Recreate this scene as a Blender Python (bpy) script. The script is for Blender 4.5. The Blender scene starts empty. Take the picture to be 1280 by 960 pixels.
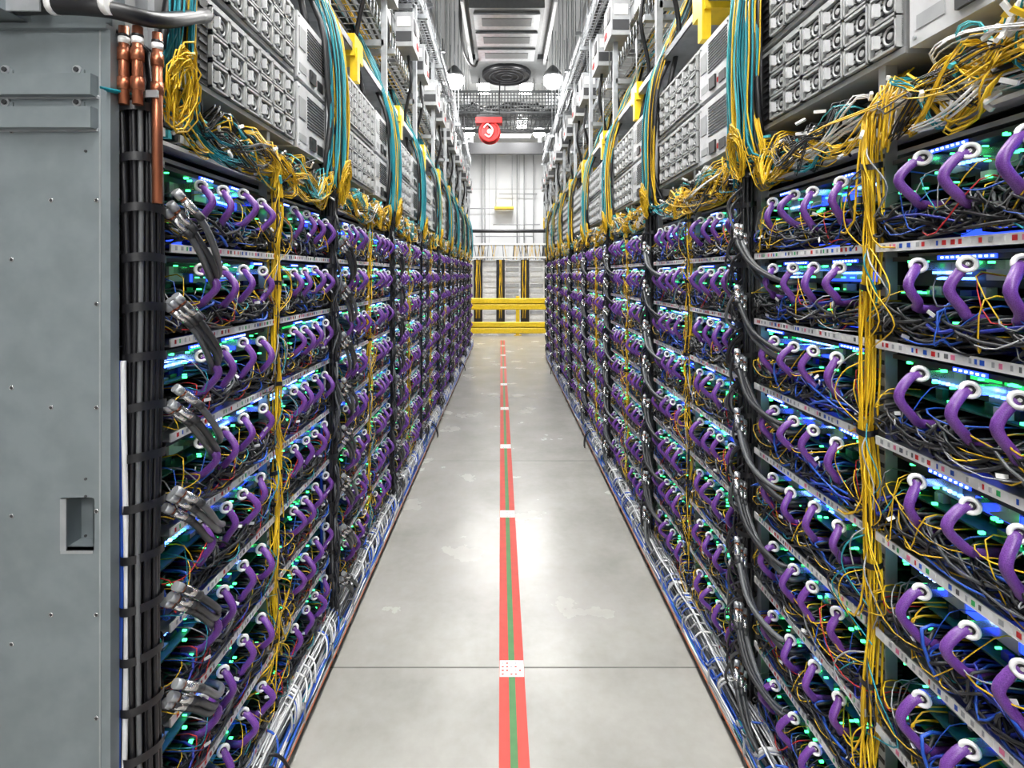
import bpy, math, random
from mathutils import Vector, Matrix
R=random.Random(7)
sc=bpy.context.scene
sc.view_settings.view_transform='Standard'
LK=.72
# ------------------------------------------------------------------ materials
MATS={}
def mat(name,col,rough=.5,metal=0.,emis=0.,ecol=None,noise=0.,nscale=20.,col2=None,bump=0.,spec=None):
    m=bpy.data.materials.new(name); m.use_nodes=True
    nt=m.node_tree; b=nt.nodes['Principled BSDF']
    b.inputs['Base Color'].default_value=(*col,1); b.inputs['Roughness'].default_value=rough
    b.inputs['Metallic'].default_value=metal
    if emis>0:
        b.inputs['Emission Color'].default_value=(*(ecol or col),1); b.inputs['Emission Strength'].default_value=emis
        try: m.cycles.emission_sampling='NONE'
        except Exception: pass
    else:
        tc=nt.nodes.new('ShaderNodeTexCoord'); n=nt.nodes.new('ShaderNodeTexNoise')
        n.inputs['Scale'].default_value=nscale; n.inputs['Detail'].default_value=4
        nt.links.new(tc.outputs['Object'],n.inputs['Vector'])
        r=nt.nodes.new('ShaderNodeValToRGB')
        c2=col2 or tuple(max(0,c*(1-(noise or .12))) for c in col)
        r.color_ramp.elements[0].position=.38; r.color_ramp.elements[0].color=(*c2,1)
        r.color_ramp.elements[1].position=.62; r.color_ramp.elements[1].color=(*col,1)
        nt.links.new(n.outputs['Fac'],r.inputs['Fac']); nt.links.new(r.outputs['Color'],b.inputs['Base Color'])
        if bump>0:
            bp=nt.nodes.new('ShaderNodeBump'); bp.inputs['Strength'].default_value=bump; bp.inputs['Distance'].default_value=.003
            nt.links.new(n.outputs['Fac'],bp.inputs['Height']); nt.links.new(bp.outputs['Normal'],b.inputs['Normal'])
    MATS[name]=m; return m
mat('purple',(.085,.016,.18),.4,nscale=700,col2=(.17,.06,.30))
mat('white',(.80,.80,.79),.4)
mat('offwhite',(.60,.61,.62),.45)
mat('black',(.008,.008,.010),.4)
mat('charcoal',(.028,.029,.032),.45)
mat('cable_grey',(.10,.105,.11),.35)
mat('lgrey',(.36,.37,.38),.5)
mat('yellow',(.78,.49,.012),.42)
mat('teal',(.012,.27,.34),.42)
mat('aqua',(.06,.42,.46),.42)
mat('blue',(.015,.09,.50),.42)
mat('dblue',(.012,.025,.32),.4)
mat('red',(.55,.02,.02),.45)
mat('pink',(.8,.2,.35),.5)
mat('green',(.03,.4,.12),.5)
mat('pcb',(.012,.13,.08),.45,noise=.5,nscale=60)
mat('steel',(.44,.46,.48),.38,.6,noise=.15)
mat('silver',(.75,.75,.75),.25,.9)
mat('galv',(.23,.265,.28),.42,.4,noise=.14,nscale=14,bump=.04)
mat('psu',(.48,.49,.49),.45,.25)
mat('psudark',(.05,.052,.056),.5,.3)
mat('copper',(.42,.15,.08),.36,.85)
mat('led_blue',(.1,.3,1),emis=7,ecol=(.10,.28,1.))
mat('led_bw',(.5,.7,1),emis=5,ecol=(.4,.6,1.))
mat('led_green',(.05,1,.2),emis=5,ecol=(.05,1.,.22))
mat('glow_blue',(.02,.05,.9),emis=2.2,ecol=(.025,.075,1.))
mat('glow_green',(.02,.6,.15),emis=1.2,ecol=(.03,.9,.15))
mat('lamp',(1,1,1),emis=30,ecol=(1,.98,.95))
mat('tape_red',(.52,.048,.032),.55,noise=.1)
mat('tape_green',(.06,.20,.06),.55)
mat('guard_yellow',(.85,.58,.012),.4)
mat('wallpaint',(.66,.67,.68),.7,noise=.05,nscale=2)
mat('ceilpaint',(.55,.56,.56),.8,noise=.05,nscale=2)
mat('duct',(.13,.137,.14),.5,.3)
mat('joint',(.12,.115,.105),.8)
mat('orange',(.5,.12,.03),.5)
# floor
m=bpy.data.materials.new('polished_concrete'); m.use_nodes=True; nt=m.node_tree; b=nt.nodes['Principled BSDF']
tc=nt.nodes.new('ShaderNodeTexCoord')
def noise(sc,det,rg=.5):
    n=nt.nodes.new('ShaderNodeTexNoise'); n.inputs['Scale'].default_value=sc; n.inputs['Detail'].default_value=det; n.inputs['Roughness'].default_value=rg
    nt.links.new(tc.outputs['Object'],n.inputs['Vector']); return n
n1=noise(2.2,6,.55); n2=noise(22,8,.6)
mx=nt.nodes.new('ShaderNodeMath'); mx.operation='MULTIPLY_ADD'; mx.inputs[1].default_value=.3
nt.links.new(n2.outputs['Fac'],mx.inputs[0]); nt.links.new(n1.outputs['Fac'],mx.inputs[2])
cr=nt.nodes.new('ShaderNodeValToRGB'); cr.color_ramp.elements[0].position=.42; cr.color_ramp.elements[0].color=(.255,.247,.226,1)
cr.color_ramp.elements[1].position=.9; cr.color_ramp.elements[1].color=(.365,.355,.33,1)
nt.links.new(mx.outputs[0],cr.inputs['Fac']); nt.links.new(cr.outputs['Color'],b.inputs['Base Color'])
rr=nt.nodes.new('ShaderNodeMapRange'); rr.inputs['From Min'].default_value=.2; rr.inputs['From Max'].default_value=.8; rr.inputs['To Min'].default_value=.21; rr.inputs['To Max'].default_value=.30
nt.links.new(n1.outputs['Fac'],rr.inputs['Value']); nt.links.new(rr.outputs['Result'],b.inputs['Roughness'])
b.inputs['Specular IOR Level'].default_value=.5
MATS['concrete']=m
# ------------------------------------------------------------------ mesh builder
def cat(P,n=4):
    P=[Vector(p) for p in P]; Q=[2*P[0]-P[1]]+P+[2*P[-1]-P[-2]]; out=[]
    for i in range(1,len(Q)-2):
        a,b_,c,d=Q[i-1:i+3]
        for k in range(n):
            t=k/n; out.append(.5*((2*b_)+(c-a)*t+(2*a-5*b_+4*c-d)*t*t+(3*b_-a-3*c+d)*t**3))
    out.append(P[-1]); return out
class MB:
    def __init__(s): s.v=[];s.f=[];s.m=[];s.sm=[];s.names=[]
    def mi(s,n):
        if n not in s.names: s.names.append(n)
        return s.names.index(n)
    def box(s,x0,x1,y0,y1,z0,z1,mt,M=None):
        k=len(s.v); V=[(x,y,z) for z in(z0,z1) for y in(y0,y1) for x in(x0,x1)]
        if M: V=[tuple(M@Vector(p)) for p in V]
        s.v+=V; F=[(0,2,3,1),(4,5,7,6),(0,1,5,4),(2,6,7,3),(0,4,6,2),(1,3,7,5)]
        i=s.mi(mt)
        for f in F: s.f.append(tuple(k+a for a in f)); s.m.append(i); s.sm.append(False)
    def tube(s,P,r,mt,n=5,cap=True):
        P=[Vector(p) for p in P]; N=len(P); i=s.mi(mt); k=len(s.v)
        t=(P[1]-P[0]).normalized(); up=Vector((0,0,1)) if abs(t.z)<.9 else Vector((1,0,0))
        a=t.cross(up).normalized()
        for j in range(N):
            t=(P[min(j+1,N-1)]-P[max(j-1,0)])
            if t.length<1e-9: t=Vector((0,0,1))
            t.normalize(); a=(a-t*a.dot(t)); 
            if a.length<1e-6: a=t.orthogonal()
            a.normalize(); b_=t.cross(a); rr=r[j] if isinstance(r,(list,tuple)) else r
            for q in range(n):
                an=2*math.pi*q/n; s.v.append(tuple(P[j]+(a*math.cos(an)+b_*math.sin(an))*rr))
        for j in range(N-1):
            for q in range(n):
                s.f.append((k+j*n+q,k+j*n+(q+1)%n,k+(j+1)*n+(q+1)%n,k+(j+1)*n+q)); s.m.append(i); s.sm.append(True)
        if cap:
            s.f.append(tuple(k+q for q in range(n))[::-1]); s.f.append(tuple(k+(N-1)*n+q for q in range(n)))
            s.m+=[i,i]; s.sm+=[False,False]
    def cyl(s,a,b_,r,mt,n=12): s.tube([a,b_],r,mt,n)
    def strap(s,cx,cy,z,ra,rb,h,mt,n=18):
        k=len(s.v); i=s.mi(mt)
        for zz in(z-h/2,z+h/2):
            for q in range(n):
                an=2*math.pi*q/n; s.v.append((cx+ra*math.cos(an),cy+rb*math.sin(an),zz+.003*math.sin(an*2)))
        for q in range(n): s.f.append((k+q,k+(q+1)%n,k+n+(q+1)%n,k+n+q)); s.m.append(i); s.sm.append(True)
    def torus(s,c,ax,R_,r,mt,n=14,q=6,sq=1.):
        ax=Vector(ax).normalized(); a=ax.orthogonal().normalized(); b_=ax.cross(a); c=Vector(c); k=len(s.v); i=s.mi(mt)
        for j in range(n):
            d=a*math.cos(2*math.pi*j/n)+b_*math.sin(2*math.pi*j/n)
            for w in range(q):
                an=2*math.pi*w/q; s.v.append(tuple(c+d*(R_+r*math.cos(an))+ax*r*math.sin(an)*sq))
        for j in range(n):
            for w in range(q):
                s.f.append((k+j*q+w,k+((j+1)%n)*q+w,k+((j+1)%n)*q+(w+1)%q,k+j*q+(w+1)%q)); s.m.append(i); s.sm.append(True)
    def mesh(s,name):
        me=bpy.data.meshes.new(name); me.from_pydata(s.v,[],s.f)
        for n in s.names: me.materials.append(MATS[n])
        me.polygons.foreach_set('material_index',s.m); me.polygons.foreach_set('use_smooth',s.sm); me.update(); return me
def put(me,name,parent=None,loc=(0,0,0),rz=0):
    o=bpy.data.objects.new(name,me); bpy.context.collection.objects.link(o); o.location=loc; o.rotation_euler=(0,0,rz)
    if parent: o.parent=parent
    return o
U=R.uniform
# ------------------------------------------------------------------ tray
TW=.545
def tray(seed,s):
    global R,U
    rr=random.Random(seed); U=rr.uniform
    m=MB()
    m.box(0,TW,-.45,.024,-.003,0,'steel')
    m.box(0,TW,.024,.028,-.004,.0155,'white')
    u=.008
    while u<TW-.015:
        w=U(.003,.009); c=rr.choice(['red','green','blue','lgrey','lgrey','pink','cable_grey','red','white','lgrey','white'])
        m.box(u,u+w,.028,.0288,.002,.0115,c); u+=w+U(.006,.016)
    m.box(.005,TW-.005,-.40,-.05,.14,.212,'psudark')
    m.box(.005,TW-.005,-.06,-.045,.204,.212,'steel')
    m.box(.01,TW-.01,-.40,-.075,.012,.05,'black')
    m.box(.01,TW-.01,-.32,-.018,.118,.122,'pcb')
    m.box(.01,TW-.01,-.30,-.025,.062,.065,'pcb')
    m.box(.03,TW-.03,-.074,-.070,.012,.04,'dblue')  # blue tint panel; its colour stands in for LED glow at the tray base
    m.box(.01,TW-.01,-.05,-.004,.194,.204,'charcoal')
    for i in range(2):
        a=U(.02,.17)+.25*i; L=U(.06,.13); m.box(a,a+L,-.004,-.001,.1945,.2030,'glow_blue')
        for q in range(int(L/.012)): m.box(a+.004+q*.012,a+.008+q*.012,-.001,.0015,.197,.2010,'led_bw')
    for i in range(2):
        a=U(.02,.34); m.box(a,a+U(.10,.18),-.0498,-.046,U(.144,.150),U(.160,.172),'glow_blue')
    a=U(.02,.36); m.box(a,a+.15,-.0745,-.069,.022,.036,'glow_blue')
    for i in range(2): a=U(.02,.40); m.box(a,a+.06,-.0498,-.044,.178,.188,'glow_green')
    for i in range(30):
        a=U(.01,TW-.05); w=U(.008,.032); d=U(-.07,-.024); h=U(.006,.026)
        z=rr.choice([.122,.122,.065]); m.box(a,a+w,d-U(.01,.03),d,z,z+h,rr.choice(['steel','black','white','silver','pcb','charcoal','lgrey','green','dblue','black']))
    for q in range(3):
        a=U(.02,.42); z=rr.choice([.166,.182,.154])
        for i in range(8):
            m.box(a+i*.0115,a+i*.0115+.005,-.046,-.038,z,z+.0055,rr.choice(['led_blue','led_blue','led_bw']))
    for i in range(20):
        a=U(.02,TW-.03); z=rr.choice([.124,.068,.155,.19,.185]); e=U(.003,.0055); w=rr.choice([-.022,-.012,0.,.002])
        m.box(a,a+e,w-.01,w,z,z+e,'led_green')
    # hoses
    for k in range(4):
        u0=(.105 if s>0 else .085)+k*.108+U(-.012,.012); zt=.176+U(-.010,.006); o=.042+U(-.012,.012); d=U(-.016,.016)-s*.004; hh=U(.84,1.06)
        m.box(u0-.010,u0+.010,-.06,.018,zt-.007,zt+.009,'silver')
        m.box(u0-.03,u0+.028,-.052,-.043,zt-.028,zt+.010,rr.choice(['lgrey','offwhite','steel']))
        P=cat([(u0,.022,zt),(u0+d*.5,o*.85,zt-.010),(u0+d,o+.014,zt-.046*hh),(u0+d*.6,o*.72,zt-.084*hh),(u0+U(-.01,.01),.012,zt-.102*hh),(u0,-.04,zt-.102*hh)],4)
        m.tube(P,.0095,'purple',9)
        c=Vector((u0-s*.004,.022,zt+.002)); ax=Vector((-s*.75,.6,.12)).normalized()
        m.torus(c+ax*.005,ax,.0125,.0045,'white',16,7)
        m.cyl(c-ax*.006,c+ax*.002,.0110,'charcoal',12)
        m.cyl(c+ax*.002,c+ax*.006,.0035,'silver',8)
    # cables
    for i in range(60):
        a=U(.0,TW); b_=min(TW,max(0,a+U(-.26,.26))); z0=U(.025,.11); z1=U(.022,.10)
        P=cat([(a,-.06,z0),(a+U(-.01,.02),U(.0,.028),z0-U(0,.02)),((a+b_)/2,U(.006,.038),U(.024,.07)),(b_,U(-.01,.03),z1),(b_,-.06,z1)],3)
        m.tube(P,U(.0020,.0040),rr.choice(['black','black','black','black','charcoal','charcoal','cable_grey','black','charcoal','dblue','blue'] if i%2 else ['black','charcoal']),5,False)
    for i in range(24):
        a=U(.0,TW); b_=min(TW,max(0,a+U(-.2,.2))); z0=U(.03,.17); z1=U(.025,.12)
        P=cat([(a,-.05,z0),(a,U(.0,.03),z0),((a+b_)/2,U(.015,.045),max(.026,min(z0,z1)-U(0,.02))),(b_,U(.0,.03),z1),(b_,-.05,z1)],3)
        m.tube(P,U(.0011,.0018),rr.choice(['red','yellow','yellow','yellow','blue','teal','lgrey','cable_grey','lgrey','blue','yellow']),4,False)
    for i in range(5):
        a=U(.02,TW-.04); M=Matrix.Translation((a,U(.02,.045),U(.03,.12)))@Matrix.Rotation(U(-1,1),4,'Y')@Matrix.Rotation(U(-1,1),4,'Z')
        m.box(-.008,.008,-.0005,.0005,-.004,.004,'white',M)
    return m.mesh('tray_mesh')
TR={s:[tray(100+i+(10 if s>0 else 0),s) for i in range(6)] for s in(1,-1)}
ZS=[.165+.22*i for i in range(8)]
# ------------------------------------------------------------------ rack chassis
def chassis():
    m=MB()
    for u0 in(0,.585,1.17):
        m.box(u0,u0+.022,-.03,-.002,.0,2.66,'steel')
        m.box(u0,u0+.022,-.95,-.92,.0,2.66,'steel')
    for i in range(60):
        m.box(.588,.604,-.002,-.0005,.15+i*.03,.16+i*.03,'charcoal')
    m.box(.0,1.2,-.47,-.46,.0,2.1,'black')
    m.box(.0,1.2,-.95,-.945,.0,2.66,'charcoal')
    m.box(.0,1.2,-.95,-.0,.0,.03,'charcoal')
    m.box(.0,1.2,-.45,-.03,1.925,1.935,'steel')
    m.box(.0,1.2,-.45,-.03,2.655,2.67,'steel')
    m.box(.03,1.16,-.30,-.07,1.96,2.10,'charcoal')
    m.box(.03,1.16,-.07,-.02,1.962,1.972,'white'); m.box(.03,1.16,-.07,-.03,2.03,2.038,'white')
    for i in range(46):
        for z in(1.985,2.05): m.box(.04+i*.024,.054+i*.024,-.07,-.025,z,z+.02,('aqua','black','white','white')[(i*7+int(z*10))%4])
    return m.mesh('chassis')
CH=chassis()
def psu():
    m=MB()
    for q in range(2):
        z0=2.135+q*.27; z1=z0+.255
        m.box(.0,.62,-.60,.0,z0,z1,'psu')
        m.box(-.004,.624,.0,.006,z1-.014,z1,'psu'); m.box(-.004,.624,.0,.006,z0,z0+.014,'psu')
        for c in range(6):
            for r in range(3):
                x=.008+c*.0925; z=z0+.018+r*.0745; 
                m.box(x,x+.088,.0,.004,z,z+.070,'psudark')
                m.box(x,x+.006,.0,.016,z,z+.070,'psu'); m.box(x+.082,x+.088,.0,.016,z,z+.070,'psu')
                m.box(x,x+.088,.0,.016,z+.064,z+.070,'psu'); m.box(x,x+.088,.0,.016,z,z+.005,'psu')
                m.torus((x+.028,.008,z+.036),(0,1,0),.020,.0035,'psu',12,4)
                m.cyl((x+.028,.003,z+.036),(x+.028,.010,z+.036),.008,'psu',8)
                for h in range(4): m.box(x+.054,x+.078,.004,.009,z+.010+h*.013,z+.017+h*.013,'psu')
                m.box(x+.058,x+.066,.009,.024,z+.02,z+.05,'offwhite')
        m.box(.567,.617,.0,.010,z0+.014,z1-.014,'black')
        for h in range(9): m.box(.575,.609,.010,.013,z0+.028+h*.023,z0+.036+h*.023,'charcoal')
    return m.mesh('power_shelf')
def vent():
    m=MB()
    for q in range(2):
        z0=2.135+q*.27; z1=z0+.25
        m.box(.0,.30,-.55,.012,z0,z1,'offwhite')
        for h in range(11): m.box(.015,.20,.012,.0145,z0+.10+h*.012,z0+.104+h*.012,'psudark')
        m.box(.22,.285,.012,.015,z0+.12,z0+.20,'lgrey'); m.box(.03,.09,.012,.015,z0+.02,z0+.06,'black')
        m.box(.12,.18,.012,.020,z0+.02,z0+.07,'charcoal'); m.box(.21,.28,.012,.0135,z0+.03,z0+.06,'lgrey'); m.box(.10,.112,.012,.0135,z0+.03,z0+.05,'red')
        for x in(.01,.285): 
            for z in(z0+.015,z1-.015): m.cyl((x,.012,z),(x,.016,z),.004,'steel',6)
    return m.mesh('rectifier_unit')
PS=psu(); VE=vent()
# ------------------------------------------------------------------ per rack cables
def cables(seed,s,heavy):
    global U
    rr=random.Random(seed); U=rr.uniform; m=MB()
    n=24 if heavy==0 else (12 if heavy==1 else 9); sp=.016 if heavy==0 else .011
    for i in range(n):
        uo=U(-sp,sp); wo=U(.004,.032); zt=2.12; zb=rr.choice([.3,.5,.8,1.05,1.25,1.5,1.7,1.75]) if i>n*.45 else U(.18,.5)
        P=[(.6+uo+U(-.05,.05),-.05,zt),(.6+uo,wo,2.02)]
        z=1.85
        while z>zb+.1:
            ph=math.sin(z*7+seed)*.010
            P.append((.6+ph+uo*(.5+.6*abs(math.sin(z*6+seed)))+U(-.005,.005),wo+U(-.005,.007)+.008*abs(math.sin(z*11)),z)); z-=.115
        sd=rr.choice([-1,1]); P+=[(.6+sd*.03,wo+.01,zb+.03),(.6+sd*U(.05,.14),U(.01,.03),zb+U(-.01,.03)),(.6+sd*U(.14,.2),-.05,zb+U(0,.05))]
        m.tube(cat(P,2),U(.0016,.0026),rr.choice(['yellow']*8+['black']),5,False)
    for z in(1.9,1.62,1.28,.98,.7,.42): 
        m.strap(.6+math.sin(z*7+seed)*.010,.024,z,.022,.022,.014,'black')
    for i in range(34):
        z=rr.choice(ZS)+U(.06,.2); sd=rr.choice([-1,1]); q=U(.02,.11)
        m.tube(cat([(.6,.03,z+.07),(.6+sd*q*.6,U(.045,.06),z+.03),(.6+sd*q,U(.03,.055),z-.04),(.6+U(-.02,.02),.03,z-.10)],4),U(.0012,.0020),rr.choice(['yellow','yellow','yellow','teal','charcoal','lgrey']),4,False)
    # boundary bundle
    for i in range(44):
        an=U(0,6.28); q=math.sqrt(U(.05,1)); uo=math.cos(an)*.038*q; wo=math.sin(an)*.030*q+.018; P=[]
        z=2.12; ph=U(0,6)
        while z>.12: P.append((1.235+uo+.004*math.sin(z*4+ph)+math.sin(z*5+seed)*.005,wo+.003*math.sin(z*5+ph),z)); z-=.13
        P.append((1.235+uo,wo,.1)); c='black'
        if i>37: c=rr.choice(['charcoal','charcoal','cable_grey','black'])
        if i==43: c='offwhite'
        if i==42: c='blue'
        if i>=42: P=[(1.275+.005*math.sin(p[2]*6+i),-.004+.012*(i-42),p[2]) for p in P if p[2]<1.6]
        else: P=[(1.235+uo+U(-.02,.02),-.08,2.2)]+P
        m.tube(cat(P,2),U(.0048,.0072),c,6,False)
    z=2.0
    while z>.15: m.strap(1.235+math.sin(z*5+seed)*.005,.018,z,.046,.038,.018,'black'); z-=.105
    # connector whips each tray
    for zt in ZS:
        for j in range(3):
            z=zt+.075+j*.017+U(-.01,.01); w=.040+.012*j
            P=cat([(1.215,w-.01,z+.03),(1.185,w+.012,z),(1.13,w+.02+U(0,.01),z-.055),(1.06,w+.015+U(0,.012),z-.125),(1.0-U(0,.04),w*.6,z-.175),(.95,-.03,z-.17)],4)
            if P[-1].z<.05: continue
            m.tube(P[4:],.0080,rr.choice(['cable_grey','charcoal','charcoal']),8)
            d=(P[6]-P[2]).normalized(); p=P[2]; m.tube([p,p+d*.02],.0102,'steel',10); m.tube([p+d*.02,p+d*.028],.0078,'copper',10); m.tube([p+d*.028,p+d*.062],.0098,'silver',10)
            m.tube([p+d*.062,p+d*.085],.0092,'charcoal',10)
        for j in range(0 if (s<0 and heavy==0) else 7):
            z=zt+U(.03,.19)
            P=cat([(1.22,.035,z+.07),(1.25+U(0,.02),U(.045,.070),z+.02),(1.24+U(0,.05),U(.045,.075),z-.05),(1.22+U(0,.03),.03,z-.09)],4)
            if z>.2: m.tube(P,U(.003,.006),rr.choice(['cable_grey','charcoal','black','charcoal']),6,False)
    # upper mess in combed clumps
    for g in range(42):
        a=U(.03,1.16); t=rr.choice([.6,1.2,.0,1.2,.6]); b_=a+(t-a)*U(.15,.7); col=rr.choice(['yellow','yellow','yellow','yellow','teal','aqua','black','black','white','charcoal'])
        B=[(a,-.06,U(1.97,2.09)),(a+U(-.03,.03),U(.0,.040),U(1.93,2.10)),((a+b_)/2,U(.01,.06),U(1.93,2.06)),(b_,U(.0,.05),U(1.94,2.10)),(b_+U(-.03,.03),-.06,U(1.97,2.10))]
        for q in range(rr.randint(2,7)):
            o=(U(-.012,.012),U(-.010,.010),U(-.012,.012))
            P=cat([(p[0]+o[0]+U(-.005,.005),p[1]+o[1],p[2]+o[2]+U(-.005,.005)) for p in B],3)
            m.tube(P,U(.0014,.0024),col,4,False)
    for i in range(46):
        M=Matrix.Translation((U(.05,1.15),U(.0,.06),U(1.95,2.10)))@Matrix.Rotation(U(-1,1),4,'Y')@Matrix.Rotation(U(-1,1),4,'Z')
        m.box(-.014,.014,-.003,.003,-.004,.004,rr.choice(['white','white','white','aqua','black']),M)
    # fibre riser bundles to overhead tray
    for (uc,n) in((1.15,24),(.06,14)):
        for g in range(2):
            oc=-.02+.04*g
            for i in range(n//2):
                c=rr.choice(['teal','teal','teal','teal','aqua'] if g else ['yellow','yellow','yellow','yellow','teal','black']) ; o=oc+U(-.014,.014); w=U(.02,.065)
                P=cat([(uc+U(-.3,.2),.0,2.02),(uc+oc*2+U(-.03,.03),w,2.05),(uc+o+U(-.006,.006),w+.008,2.2),(uc+o*.8+.02*math.sin(g*3+seed)+U(-.006,.006),w+.012,2.4),(uc+o+U(-.008,.008),w,2.62),(uc+o+U(-.03,.03),w-.05,2.85),(uc+o+U(-.02,.02),-.12+U(-.05,.03),3.1),(uc+o,-.22,3.35)],3)
                m.tube(P,U(.0024,.0038),c,5,False)
        for i in range(4):
            P=cat([(uc+U(-.04,.04),-.03,2.02),(uc+U(-.05,.05),.03,2.2),(uc+U(-.05,.05),.03,2.5),(uc+U(-.03,.05),-.0,2.75),(uc,-.15,3.05),(uc,-.25,3.4)],3)
            m.tube(P,.012,rr.choice(['black','black','charcoal']),8,False)
    # slack coil
    for i in range(24):
        cu=1.19+U(-.012,.012); cz=2.07+U(-.02,.02); a=U(.026,.045); h=U(.05,.095); P=[]
        for k in range(13):
            an=2*math.pi*k/12; P.append((cu+a*math.cos(an)+.012*math.sin(an*2+i),.075+U(-.008,.008)+.014*math.sin(an),cz+h*math.sin(an)))
        m.tube(P,.0020,'yellow',4,False)
    return m.mesh('cable_harness')
CB={s:[cables(500+i+(20 if s>0 else 0),s,i) for i in range(3)] for s in(1,-1)}
def trough(seed):
    global U
    rr=random.Random(seed); U=rr.uniform; m=MB()
    m.box(0,1.2,.0,.085,.045,.048,'steel'); m.box(0,1.2,.083,.086,.045,.062,'steel'); m.box(0,1.2,.0,.004,.03,.12,'steel')
    m.box(0,1.2,.086,.088,.048,.053,'orange')
    for u in(.1,.6,1.1): m.box(u,u+.03,-.02,.08,.012,.045,'charcoal'); m.cyl((u+.015,.06,0),(u+.015,.06,.02),.016,'black',10)
    for u in(.2,.5,.8,1.1): m.box(u,u+.01,.084,.088,.048,.12,'steel'); m.box(u,u+.01,.0,.088,.116,.12,'steel')
    for i in range(56):
        z=U(.053,.09); w=U(.045,.080); c=rr.choice(['blue','blue','blue','white','lgrey','teal'])
        if i>18: z=U(.06,.17); w=U(.02,.065); c=rr.choice(['lgrey','offwhite','cable_grey','lgrey','offwhite','lgrey','charcoal'])
        P=[(1.2*k/8,w+U(-.008,.008),z+U(-.007,.01)) for k in range(9)]; P[0]=(0,w,z); P[-1]=(1.2,w,z)
        m.tube(cat(P,2),U(.0025,.0045),c,5,False)
    for i in range(30):
        u=U(.05,1.1); m.tube(cat([(u,.0,.17),(u+.02,.06,.165),(u+.05,.08,.12),(u+U(.03,.12),.07,.08)],3),.0035,rr.choice(['offwhite','lgrey','lgrey','white','blue']),5,False)
    if seed%3==0:
        for i in range(2):
            u=U(.1,1.0); m.tube(cat([(u,.03,.16),(u-.02,.09,.14),(u-.04,.12,.07),(u-.06,.125,.012)],4),.005,'black',6)
    return m.mesh('cable_trough')
TG=[trough(900+i) for i in range(3)]
XL,XR,H=.80,.88,1.65
def loose_fibre():
    global U
    rr=random.Random(77); U=rr.uniform; m=MB()
    for g in range(26):
        a=U(-.25,.30); b_=a+U(-.3,.25); col='yellow' if g<15 else rr.choice(['teal','aqua','black','white'])
        B=[(a,-.02,U(2.0,2.07)),(a+U(-.05,.05),U(.02,.05),U(2.0,2.11)),((a+b_)/2,U(.03,.06),U(1.99,2.12)),(b_,U(.02,.06),U(2.0,2.10)),(b_+U(-.05,.05),-.03,U(2.0,2.07))]
        for q in range(rr.randint(3,6)):
            o=U(-.010,.010); m.tube(cat([(p[0]+o,p[1]+U(-.004,.004),p[2]+o+U(-.004,.004)) for p in B],3),.0017,col,4,False)
    for i in range(34):
        M=Matrix.Translation((U(-.1,.3),U(.03,.07),U(2.02,2.12)))@Matrix.Rotation(U(-1.2,1.2),4,'Y')@Matrix.Rotation(U(-1,1),4,'Z')
        m.box(-.016,.016,-.003,.003,-.004,.004,rr.choice(['white','white','yellow']),M)
    return m.mesh('loose_fibre')
LF=loose_fibre()
def rack(side,k,y0):
    e=bpy.data.objects.new('server_rack',None); bpy.context.collection.objects.link(e)
    e.location=(XR if side>0 else -XL,y0,0); e.rotation_euler=(0,0,math.pi/2*side)
    rr=random.Random(k*7+side*3+50)
    put(CH,'frame',e)
    off=.04 if side>0 else -.07
    put(PS,'power_shelf',e,(.48+off,0,0)); put(VE,'rectifier_unit',e,(.155+off,0,0))
    put(CB[side][(k+3)%3],'cable_harness',e)
    put(TG[(k+3)%3],'cable_trough',e)
    if side>0 and k==0: put(LF,'loose_fibre',e)
    for i,z in enumerate(ZS):
        for c,u in enumerate((.03,.612)):
            put(rr.choice(TR[side]),'server_tray_%d_%d'%(i+1,c+1),e,(u,0,z))
for k in range(-1,8): rack(1,k,.62+1.2*k+ .0)
for k in range(0,9): rack(-1,k,2.36+1.2*k)
# ------------------------------------------------------------------ left end panel
m=MB(); Y=1.055; x0,x1=-1.95,-.80; hx0,hx1,hz0,hz1=-.90,-.835,1.09,1.195
T=.015
for (a,b_,c,d) in((x0,hx0,0,2.145),(hx1,x1,0,2.145),(hx0,hx1,0,hz0),(hx0,hx1,hz1,2.145)): m.box(a,b_,Y,Y+T,c,d,'galv')
m.box(hx0,hx1,Y+.05,Y+.052,hz0,hz1,'galv')
for a in((hx0-.002,hx0),(hx1,hx1+.002)): m.box(a[0],a[1],Y,Y+.05,hz0,hz1,'galv')
m.box(hx0,hx1,Y,Y+.05,hz1,hz1+.002,'galv'); m.box(hx0,hx1,Y,Y+.05,hz0-.002,hz0,'galv')
m.box(hx0,hx0+.012,Y-.003,Y,hz0,hz1,'steel'); m.box(hx0,hx1,Y-.002,Y,hz0-.006,hz0,'steel')
m.box(x0,x1,Y-.012,Y+T,2.145,2.155,'galv'); m.box(x0,-.80,Y+.005,Y+.04,2.155,2.4,'galv')
m.box(-.806,-.797,Y-.004,Y+.02,0,2.145,'galv'); m.box(-.822,-.819,Y-.0015,Y,0,2.145,'steel')
for zc in(2.031,1.965):
    m.box(-1.03,-.825,Y-.020,Y-.001,zc-.022,zc+.020,'galv')
    m.box(-1.035,-.822,Y-.004,Y,zc-.026,zc-.020,'steel')
    for xx in(-1.01,-.865): m.cyl((xx,Y-.005,zc+.033),(xx,Y,zc+.033),.009,'steel',10); m.cyl((xx,Y-.008,zc+.033),(xx,Y-.005,zc+.033),.005,'charcoal',8); m.box(xx-.014,xx+.014,Y-.003,Y,zc+.018,zc+.034,'galv')
for xx,st in((-.828,.21),(-1.0,.26),(-.92,.42)):
    z=.12
    while z<2.1: m.cyl((xx,Y-.0016,z),(xx,Y,z),.0036,'charcoal',8); m.torus((xx,Y-.001,z),(0,1,0),.004,.0011,'silver',8,4); z+=st
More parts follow.
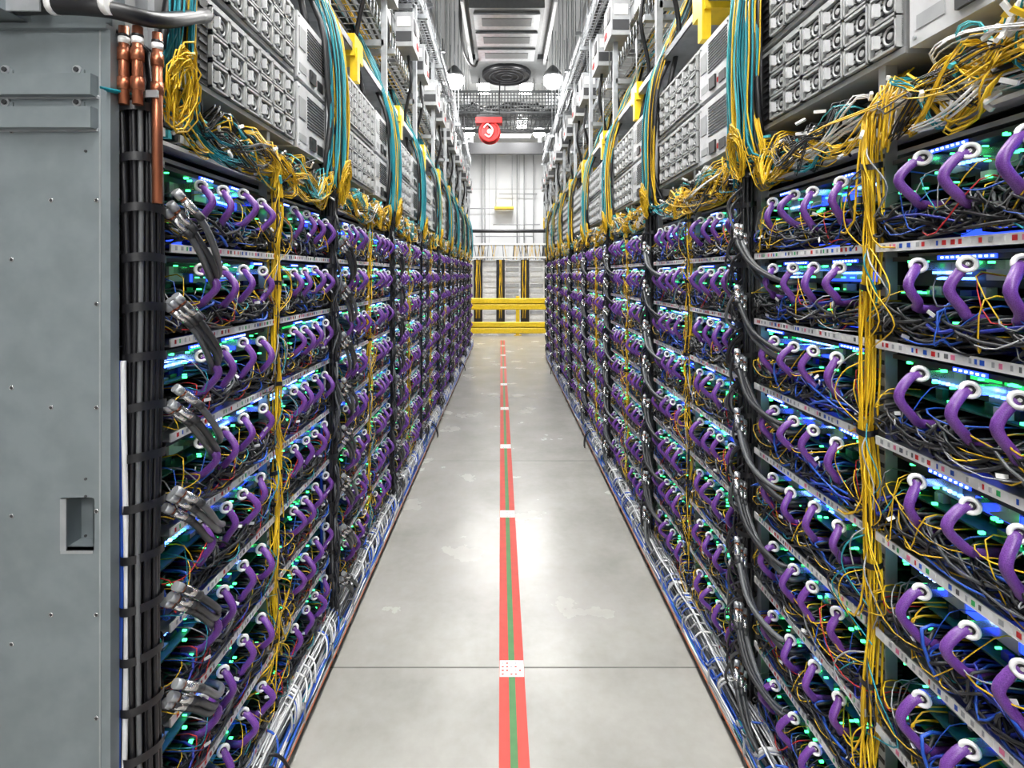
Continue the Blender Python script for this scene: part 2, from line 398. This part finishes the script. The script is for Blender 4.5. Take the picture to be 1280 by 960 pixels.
for z in(1.87,1.205,1.17,1.09): m.cyl((-.85,Y-.0016,z+.03),(-.85,Y,z+.03),.0028,'charcoal',8)
put(m.mesh('end_panel'),'rack_end_panel')
m=MB()
m.box(-1.5,-.965,Y-.06,Y+.03,2.160,2.30,'galv'); m.box(-.965,-.90,Y-.05,Y-.046,2.160,2.26,'steel')
P=cat([(-.97,Y-.03,2.178),(-.88,Y-.03,2.18),(-.79,Y-.02,2.178),(-.735,Y+.05,2.19),(-.75,Y+.25,2.30)],5)
m.tube(P,.017,'black',12)
for x in(-.895,-.79): m.tube([(x,Y-.03,2.180),(x+.012,Y-.03,2.180)],.0182,'white',12)
put(m.mesh('conduit'),'power_conduit')
m=MB()
for (x,y) in((-.785,1.072),(-.757,1.072),(-.735,1.10)):
    zl=2.0 if x<-.74 else 1.80
    m.cyl((x,y,zl),(x,y,2.16),.0098,'copper',12)
    for z in(2.03,2.09): m.cyl((x,y,z),(x,y,z+.025),.012,'copper',12)
    m.cyl((x,y,2.125),(x,y,2.138),.0108,'white',12); m.cyl((x,y,2.138),(x,y,2.144),.0108,'black',12)
m.box(-.80,-.725,1.085,1.09,2.02,2.035,'steel')
put(m.mesh('copper'),'copper_coolant_pipes')
# ------------------------------------------------------------------ room
def single(name,fn):
    mm=MB(); fn(mm); return put(mm.mesh(name),name)
X0,X1,Y0,Y1,ZC=-6,6,-4,18,6.0
fl=single('floor',lambda m:m.box(X0,X1,Y0,Y1,-.1,0,'concrete'))
single('ceiling',lambda m:m.box(X0,X1,Y0,Y1,ZC,ZC+.1,'ceilpaint'))
single('wall_left',lambda m:m.box(X0-.1,X0,Y0,Y1,0,ZC,'wallpaint'))
single('wall_right',lambda m:m.box(X1,X1+.1,Y0,Y1,0,ZC,'wallpaint'))
single('wall_front',lambda m:m.box(X0,X1,Y0-.1,Y0,0,ZC,'wallpaint'))
def bw(m):
    m.box(X0,X1,Y1,Y1+.1,0,ZC,'wallpaint')
    for x in(-1.6,-.55,.5,1.5): m.box(x,x+.012,Y1-.01,Y1,2.0,ZC,'lgrey')
    for z in(3.1,4.6): m.box(-3,3,Y1-.01,Y1,z,z+.015,'lgrey')
single('wall_back',bw)
def joints(m):
    for y in(-.2,2.18,4.6,7.0,9.4,11.8,14.2): m.box(-2.2,2.2,y,y+.006,0,.0006,'joint')
j=single('joint_lines',joints); j.parent=fl
def tape(m):
    def xc(y): return .034-.0078*max(0,y-1.5)
    for a in range(0,30):
        y=-1+a*.5; 
        if y>12.6: break
        for (o0,o1,mt,z) in((-.052,.052,'tape_red',.0008),(-.013,.013,'tape_green',.0012)):
            i=len(m.v); yb=y+.5
            m.v+=[(xc(y)+o0,y,z),(xc(y)+o1,y,z),(xc(yb)+o1,yb,z),(xc(yb)+o0,yb,z)]; m.f.append((i,i+1,i+2,i+3)); m.m.append(m.mi(mt)); m.sm.append(False)
    rr=random.Random(3)
    for k in range(8):
        y=2.13+1.4*k; c=xc(y); m.box(c-.050,c+.050,y,y+.09+.012*k,.0012,.002,'white')
        for i in range(5):
            for j_ in range(4): 
                if rr.random()<.7: m.box(c-.042+i*.018,c-.042+i*.018+.009,y+.010+j_*.02,y+.018+j_*.02,.002,.0022,rr.choice(['lgrey','cable_grey','tape_red']))
single('aisle_floor_tape',tape)
# ------------------------------------------------------------------ overhead
def basket(name,xa,xb,z,h,mt='silver',rad=.0035,step=.1,cabs=()):
    m=MB(); rr=random.Random(int(abs(xa)*100)); ya,yb=(-.6 if xa>0 else 1.1),12.0
    nx=6
    for i in range(nx+1): x=xa+(xb-xa)*i/nx; m.tube([(x,ya,z),(x,yb,z)],rad,mt,4)
    for x in(xa,xb):
        for q in(.5,1.): m.tube([(x,ya,z+h*q),(x,yb,z+h*q)],rad,mt,4)
    y=ya
    while y<yb: m.tube([(xa,y,z+h),(xa,y,z),(xb,y,z),(xb,y,z+h)],rad,mt,4); y+=step
    y=ya+.3
    while y<yb:
        for x in(xa-.015,xb+.015): m.tube([(x,y,z-.03),(x,y,ZC)],.005,'steel',5)
        m.box(xa-.04,xb+.04,y-.02,y+.02,z-.045,z-.008,'steel'); y+=1.2
    for (c,n,r) in cabs:
        for i in range(n):
            x=rr.uniform(xa+.02,xb-.02); P=[]; yy=ya
            while yy<=yb: P.append((x+rr.uniform(-.02,.02),yy,z+.012+rr.uniform(0,.04))); yy+=.6
            m.tube(P,r,c,5,False)
    put(m.mesh(name),name)
for sd,xf in((1,XR),(-1,XL)):
    a,b_=sorted((sd*(xf+.04),sd*(xf+.50)))
    basket('wire_mesh_cable_tray',a,b_,3.30,.12,mt='steel',rad=.004,step=.08,cabs=(('yellow',9,.006),('black',10,.011),('teal',5,.005)))
    a,b_=sorted((sd*(xf-.02),sd*(xf+.32)))
    basket('wire_mesh_cable_tray',a,b_,4.15,.16,mt='steel',rad=.005,step=.06,cabs=(('charcoal',10,.014),('lgrey',4,.01)))
    m=MB(); a,b_=sorted((sd*(xf+.02),sd*(xf+.16)))
    ya=-.6 if sd>0 else 1.1
    m.box(a,b_,ya,12,2.86,2.865,'steel'); m.box(a,a+.004,ya,12,2.86,2.90,'steel'); m.box(b_-.004,b_,ya,12,2.86,2.90,'steel')
    y=ya+.50
    while y<12:
        m.box(a-.012,b_+.012,y,y+.16,2.83,2.95,'guard_yellow')
        i_=a if sd>0 else b_
        m.box(i_-.02,i_+.02,y+.02,y+.07,2.70,2.88,'guard_yellow'); m.tube([(a,y+.05,2.95),(a,y+.05,3.26)],.005,'steel',5); y+=1.2
    for i in range(14):
        rq=random.Random(i*31)
        P=[(a+.01+.12*rq.random(),ya+.5*q,2.875+.05*rq.random()) for q in range(int((12-ya)/.5))]
        m.tube(P,.005,['yellow','yellow','black','teal'][i%4],4,False)
    put(m.mesh('fiber_duct'),'fiber_duct')
    m=MB(); xb=sd*(xf+.16)
    m.box(xb-.05,xb+.05,ya,12.2,3.62,3.74,'steel'); m.box(xb-.06,xb+.06,ya,12.2,3.74,3.75,'silver'); m.box(xb-.06,xb+.06,ya,12.2,3.61,3.62,'silver')
    y=ya+.2; q=0
    while y<12:
        xi=xb-sd*.05
        p,r_=sorted((xi,xi-sd*.15)); m.box(p,r_,y,y+.30,3.54,3.82,'lgrey'); m.box(p-.004,r_+.004,y+.02,y+.28,3.82,3.83,'steel')
        e_=xi-sd*.15; p2,r2=sorted((e_,e_-sd*.006)); m.box(p2,r2,y+.04,y+.14,3.68,3.78,'charcoal'); m.box(p2,r2,y+.18,y+.26,3.60,3.64,'red'); m.box(p2,r2,y+.18,y+.26,3.70,3.76,'white')
        m.box(p+.01,r_-.01,y-.004,y,3.58,3.66,'charcoal'); m.box(p+.02,r_-.02,y-.006,y,3.70,3.78,'white')
        xm=(p+r_)/2
        m.tube(cat([(xm,y+.2,3.54),(xm-sd*.02,y+.22,3.3),(xm+sd*.05,y+.28,3.0),(sd*(xf+.03),y+.3,2.66)],5),.014,'black',8)
        yy=y+.45; m.tube([(xb-.07,yy,3.61),(xb-.07,yy,ZC)],.006,'steel',5); m.tube([(xb+.07,yy,3.61),(xb+.07,yy,ZC)],.006,'steel',5); m.box(xb-.09,xb+.09,yy-.02,yy+.02,3.57,3.61,'steel')
        y+=.9 if q%2 else .6; q+=1
    put(m.mesh('busway'),'overhead_busway')
    m=MB()
    y=ya+.02
    while y<12.2:
        xx=sd*(xf+.55); xo=sd*(xf+.02)
        m.box(xx-.02,xx+.02,y,y+.04,2.67,ZC,'steel'); m.box(xo-.018,xo+.018,y,y+.036,2.67,4.1,'steel')
        for z in(2.78,3.2,4.07,4.7): p,r_=sorted((xx,sd*(xf+.02))); m.box(p,r_,y,y+.04,z,z+.04,'steel')
        y+=1.2
    for z,x,r_,c in((4.72,sd*(xf+.12),.035,'lgrey'),(4.9,sd*(xf+.26),.035,'duct'),(5.2,sd*(xf+.32),.05,'lgrey'),(4.6,sd*(xf+.4),.04,'charcoal')): m.cyl((x,ya,z+.05),(x,13,z+.05),r_,c,10)
    p,r_=sorted((sd*(xf+.30),sd*(xf+.6))); m.box(p,r_,ya,12.5,5.35,5.65,'lgrey')
    put(m.mesh('strut'),'overhead_strut_frame')
def lamp(x,y,z,e=90):
    m=MB()
    m.tube([(x,y,z+.18),(x,y,z+.14),(x,y,z+.05),(x,y,z)],[.03,.07,.14,.15],'duct',18)
    m.tube([(x,y,z-.001),(x,y,z-.05),(x,y,z-.12),(x,y,z-.17),(x,y,z-.185)],[.12,.145,.13,.08,.01],'lamp',18)
    m.tube([(x,y,z+.17),(x,y,ZC)],.006,'steel',6)
    o=put(m.mesh('high_bay_lamp'),'high_bay_lamp')
    l=bpy.data.lights.new('bulb','POINT'); l.energy=e*LK; l.shadow_soft_size=.14; l.color=(1,.99,.97)
    lo=bpy.data.objects.new('bulb',l); bpy.context.collection.objects.link(lo); lo.location=(x,y,z-.36); lo.parent=o
for x in(-.80,.76): lamp(x,2.5,5.05,60); lamp(x,8.25,4.78,110); lamp(x*1.05,12.2,5.05,120)
def troffer(x,y,z,e,lx=.25,ly=1.2):
    m=MB(); m.box(x-lx/2-.02,x+lx/2+.02,y-ly/2-.02,y+ly/2+.02,z,z+.06,'offwhite'); m.box(x-lx/2,x+lx/2,y-ly/2,y+ly/2,z-.006,z,'lamp')
    for s in(-.4,.4): m.tube([(x,y+s*ly,z+.06),(x,y+s*ly,ZC)],.005,'steel',5)
    o=put(m.mesh('linear_ceiling_light'),'linear_ceiling_light')
    l=bpy.data.lights.new('tube','AREA'); l.shape='RECTANGLE'; l.size=lx; l.size_y=ly; l.energy=e*LK; l.color=(1,.99,.97)
    lo=bpy.data.objects.new('tube',l); bpy.context.collection.objects.link(lo); lo.location=(x,y,z-.02); lo.parent=o
for y,e in((-2.6,190),(-.6,130),(2.5,90),(5.0,90)): troffer(0,y,4.75 if y>-1 else 3.6,e,.4,1.6)  # the lower, rearmost one is fill added behind the camera for the rack faces
for y in(10.8,13.4,): 
    troffer(-.45,y,5.6,70); troffer(.45,y,5.6,70)
troffer(0,15.2,5.7,300,1.5,.3)  # extra light added to brighten the network cabinet row
# ------------------------------------------------------------------ overhead centre
def ahu(m):
    m.box(-.52,.62,6.3,8.15,5.1,5.8,'lgrey'); m.box(-.45,.50,6.5,8.2,4.98,5.1,'duct')
    for i in range(3): m.box(-.40,.45,6.62+i*.52,7.02+i*.52,4.955,4.98,'steel'); m.box(-.30,.35,6.72+i*.52,6.92+i*.52,4.95,4.955,'duct')
    m.box(-.52,.62,8.15,8.2,5.02,5.5,'duct'); m.box(-.35,.4,8.2,8.22,5.15,5.4,'lgrey')
    m.box(-.54,-.50,6.3,8.2,4.95,5.12,'offwhite'); m.box(.60,.64,6.3,8.2,4.95,5.12,'offwhite')
    for x in(-.5,.6):
        for y in(6.4,8.1): m.tube([(x,y,5.8),(x,y,ZC)],.01,'steel',6)
    m.tube(cat([(-.56,6.5,5.2),(-.60,7.1,5.0),(-.58,7.6,4.85),(-.46,8.0,4.85),(-.4,8.25,5.2)],5),.02,'black',8)
single('air_handling_unit',ahu)
def grille(m):
    m.box(-.60,.70,8.45,9.45,5.12,5.3,'duct'); m.cyl((.03,8.95,5.05),(.03,8.95,5.12),.42,'black',28)
    for r in(.1,.2,.3,.4): m.torus((.03,8.95,5.045),(0,0,1),r,.010,'charcoal',28,5)
    for x in(-.5,.6): m.tube([(x,8.95,5.3),(x,8.95,ZC)],.01,'steel',6)
single('exhaust_fan_grille',grille)
def walk(m):
    for (y,z0,z1) in((9.6,4.64,5.02),(10.4,4.50,4.80)):
        n=40
        for i in range(n+1): x=-1.15+2.3*i/n; m.tube([(x,y,z0),(x,y,z1)],.010,'duct',4)
        for i in range(7): z=z0+(z1-z0)*i/6; m.tube([(-1.2,y,z),(1.2,y,z)],.010 if 0<i<6 else .024,'duct',5)
    for i in range(30): x=-1.2+i*.082; m.tube([(x,9.6,4.62),(x,10.4,4.62)],.009,'duct',4)
    for i in range(12): y=9.6+i*.07; m.tube([(-1.2,y,4.62),(1.2,y,4.62)],.009,'duct',4)
    for x in(-1.15,1.15): m.tube([(x,9.6,4.6),(x,9.6,ZC)],.012,'steel',6)
    for x in(-.5,.0,.55): m.tube([(x,9.6,5.02),(x,9.6,ZC)],.012,'duct',6)
    m.box(-1.2,1.2,10.42,10.47,4.50,4.56,'duct')
    rr=random.Random(4)
    for i in range(16): 
        P=[(-1.2+.3*q,9.9+rr.uniform(-.2,.2),4.66+rr.uniform(0,.2)) for q in range(9)]; m.tube(P,.02,rr.choice(['charcoal','lgrey','black']),6)
single('wire_mesh_crossover_tray',walk)
def reel(m):
    c=Vector((-.27,9.2,4.16))
    m.cyl(c+Vector((0,-.07,0)),c+Vector((0,-.055,0)),.17,'red',26); m.cyl(c+Vector((0,.055,0)),c+Vector((0,.07,0)),.20,'red',26); m.cyl(c+Vector((0,-.055,0)),c+Vector((0,.055,0)),.10,'charcoal',16)
    for r in(.12,.15,.175):
        for y in(-.03,0,.03): m.torus(c+Vector((0,y,0)),(0,1,0),r,.014,'red',22,6)
    m.torus(c+Vector((0,-.075,0)),(0,1,0),.17,.02,'red',24,6); m.cyl(c+Vector((0,-.09,0)),c+Vector((0,-.07,0)),.04,'white',16)
    m.tube(cat([c+Vector((-.1,-.09,.06)),c+Vector((-.03,-.1,.12)),c+Vector((.06,-.1,.02)),c+Vector((.0,-.1,-.1)),c+Vector((-.08,-.1,-.06))],5),.014,'white',6)
    m.box(c.x-.24,c.x+.22,9.08,9.28,4.30,4.40,'red'); m.box(c.x-.02,c.x+.02,9.13,9.145,4.16,4.38,'steel')
    m.box(c.x-.22,c.x+.20,9.08,9.28,4.40,4.44,'charcoal')
    for dx in(-.18,.18): m.tube([(c.x+dx,9.2,4.4),(c.x+dx,9.2,5.12)],.012,'charcoal',6)
single('hose_reel',reel)
def beam(m):
    m.box(-3,3,14,14.15,4.9,5.2,'charcoal'); 
    for x in(-2.5,-.9,.95,2.5): m.box(x-.04,x+.04,14.02,14.1,5.2,ZC,'steel')
single('ceiling_beam',beam)
def rail(m):
    y=14.0
    for z in(.70,.06):
        prof=[(0,0),(-.012,.02),(-.012,.13),(.0,.145),(0,.165),(-.012,.18),(-.012,.29),(0,.31)]
        k=len(m.v)
        for (a,b_) in prof: m.v+=[(-2.2,y+a,z+b_),(2.2,y+a,z+b_)]
        for i in range(len(prof)-1): m.f.append((k+2*i,k+2*i+1,k+2*i+3,k+2*i+2)); m.m.append(m.mi('guard_yellow')); m.sm.append(False)
        m.box(-2.2,2.2,y+.0,y+.02,z,z+.31,'guard_yellow')
    for x in(-1.5,.35,1.9): m.box(x-.05,x+.05,y+.02,y+.12,0,1.06,'guard_yellow'); m.box(x-.1,x+.1,y,y+.16,0,.015,'guard_yellow')
single('safety_guard_rail',rail)
def netrow(m):
    rr=random.Random(5)
    m.box(-3,3,16.1,16.9,0,2.08,'white')
    for x in(-2.3,-1.56,-.82,-.13,.62,1.36):
        m.box(x-.13,x+.13,16.0,16.1,0,2.1,'black')
        for i in range(5): 
            xx=x+rr.uniform(-.07,.07); m.tube([(xx+rr.uniform(-.02,.02),15.98,2.1-q*.3) for q in range(7)],.010,'yellow',5)
        for i in range(12): m.box(x+.16,x+.56,16.07,16.1,.1+i*.165,.2+i*.165,rr.choice(['white','lgrey','white','offwhite']))
    for z in(2.15,2.55): m.box(-3,3,15.9,16.5,z,z+.05,'white')
    for i in range(70):
        x=rr.uniform(-1.6,1.6); m.tube([(x,15.95,2.1),(x+rr.uniform(-.1,.1),15.95,2.55)],.009,rr.choice(['yellow','yellow','charcoal','charcoal','white']),4)
single('network_cabinet_row',netrow)
def pole(m):
    m.cyl((-3,15,2.9),(3,15,2.9),.05,'charcoal',10)
    for x in(-2.6,-1.2,1.25,2.6): m.cyl((x,15,2.9),(x,15,ZC),.02,'charcoal',8)
single('black_support_pipe',pole)
def pipes(m):
    for x in(-.78,-.68,.42,.66,.98): m.cyl((x,17.8,2.1 if x<0 else 2.6),(x,17.8,ZC),.018,'lgrey',8)
    for z,a,b_ in((3.9,-1.2,.2),(3.35,-.4,1.2),(4.4,-.2,1.1),(2.95,-1,1)): m.cyl((a,17.75,z),(b_,17.75,z),.018,'lgrey',8)
    m.box(-.35,.3,17.4,17.9,3.86,3.92,'guard_yellow')
    for x in(-.3,.25): m.cyl((x,17.6,3.92),(x,17.6,ZC),.012,'steel',6)
    for x in(-1.2,1.3): m.cyl((x,17.0,2.0),(x,17.0,ZC),.05,'lgrey',10)
single('wall_conduit_pipes',pipes)
# ------------------------------------------------------------------ world, camera
w=bpy.data.worlds.new('w'); bpy.context.scene.world=w; w.use_nodes=True
w.node_tree.nodes['Background'].inputs['Color'].default_value=(.9,.95,1,1); w.node_tree.nodes['Background'].inputs['Strength'].default_value=.3
cam=bpy.data.cameras.new('camera'); cam.sensor_width=36; cam.lens=36*650/1280; cam.shift_x=9/1280; cam.shift_y=-137/1280; cam.clip_start=.05
co=bpy.data.objects.new('camera',cam); bpy.context.collection.objects.link(co); co.location=(0,0,H); co.rotation_euler=(math.pi/2,0,0)
bpy.context.scene.camera=co
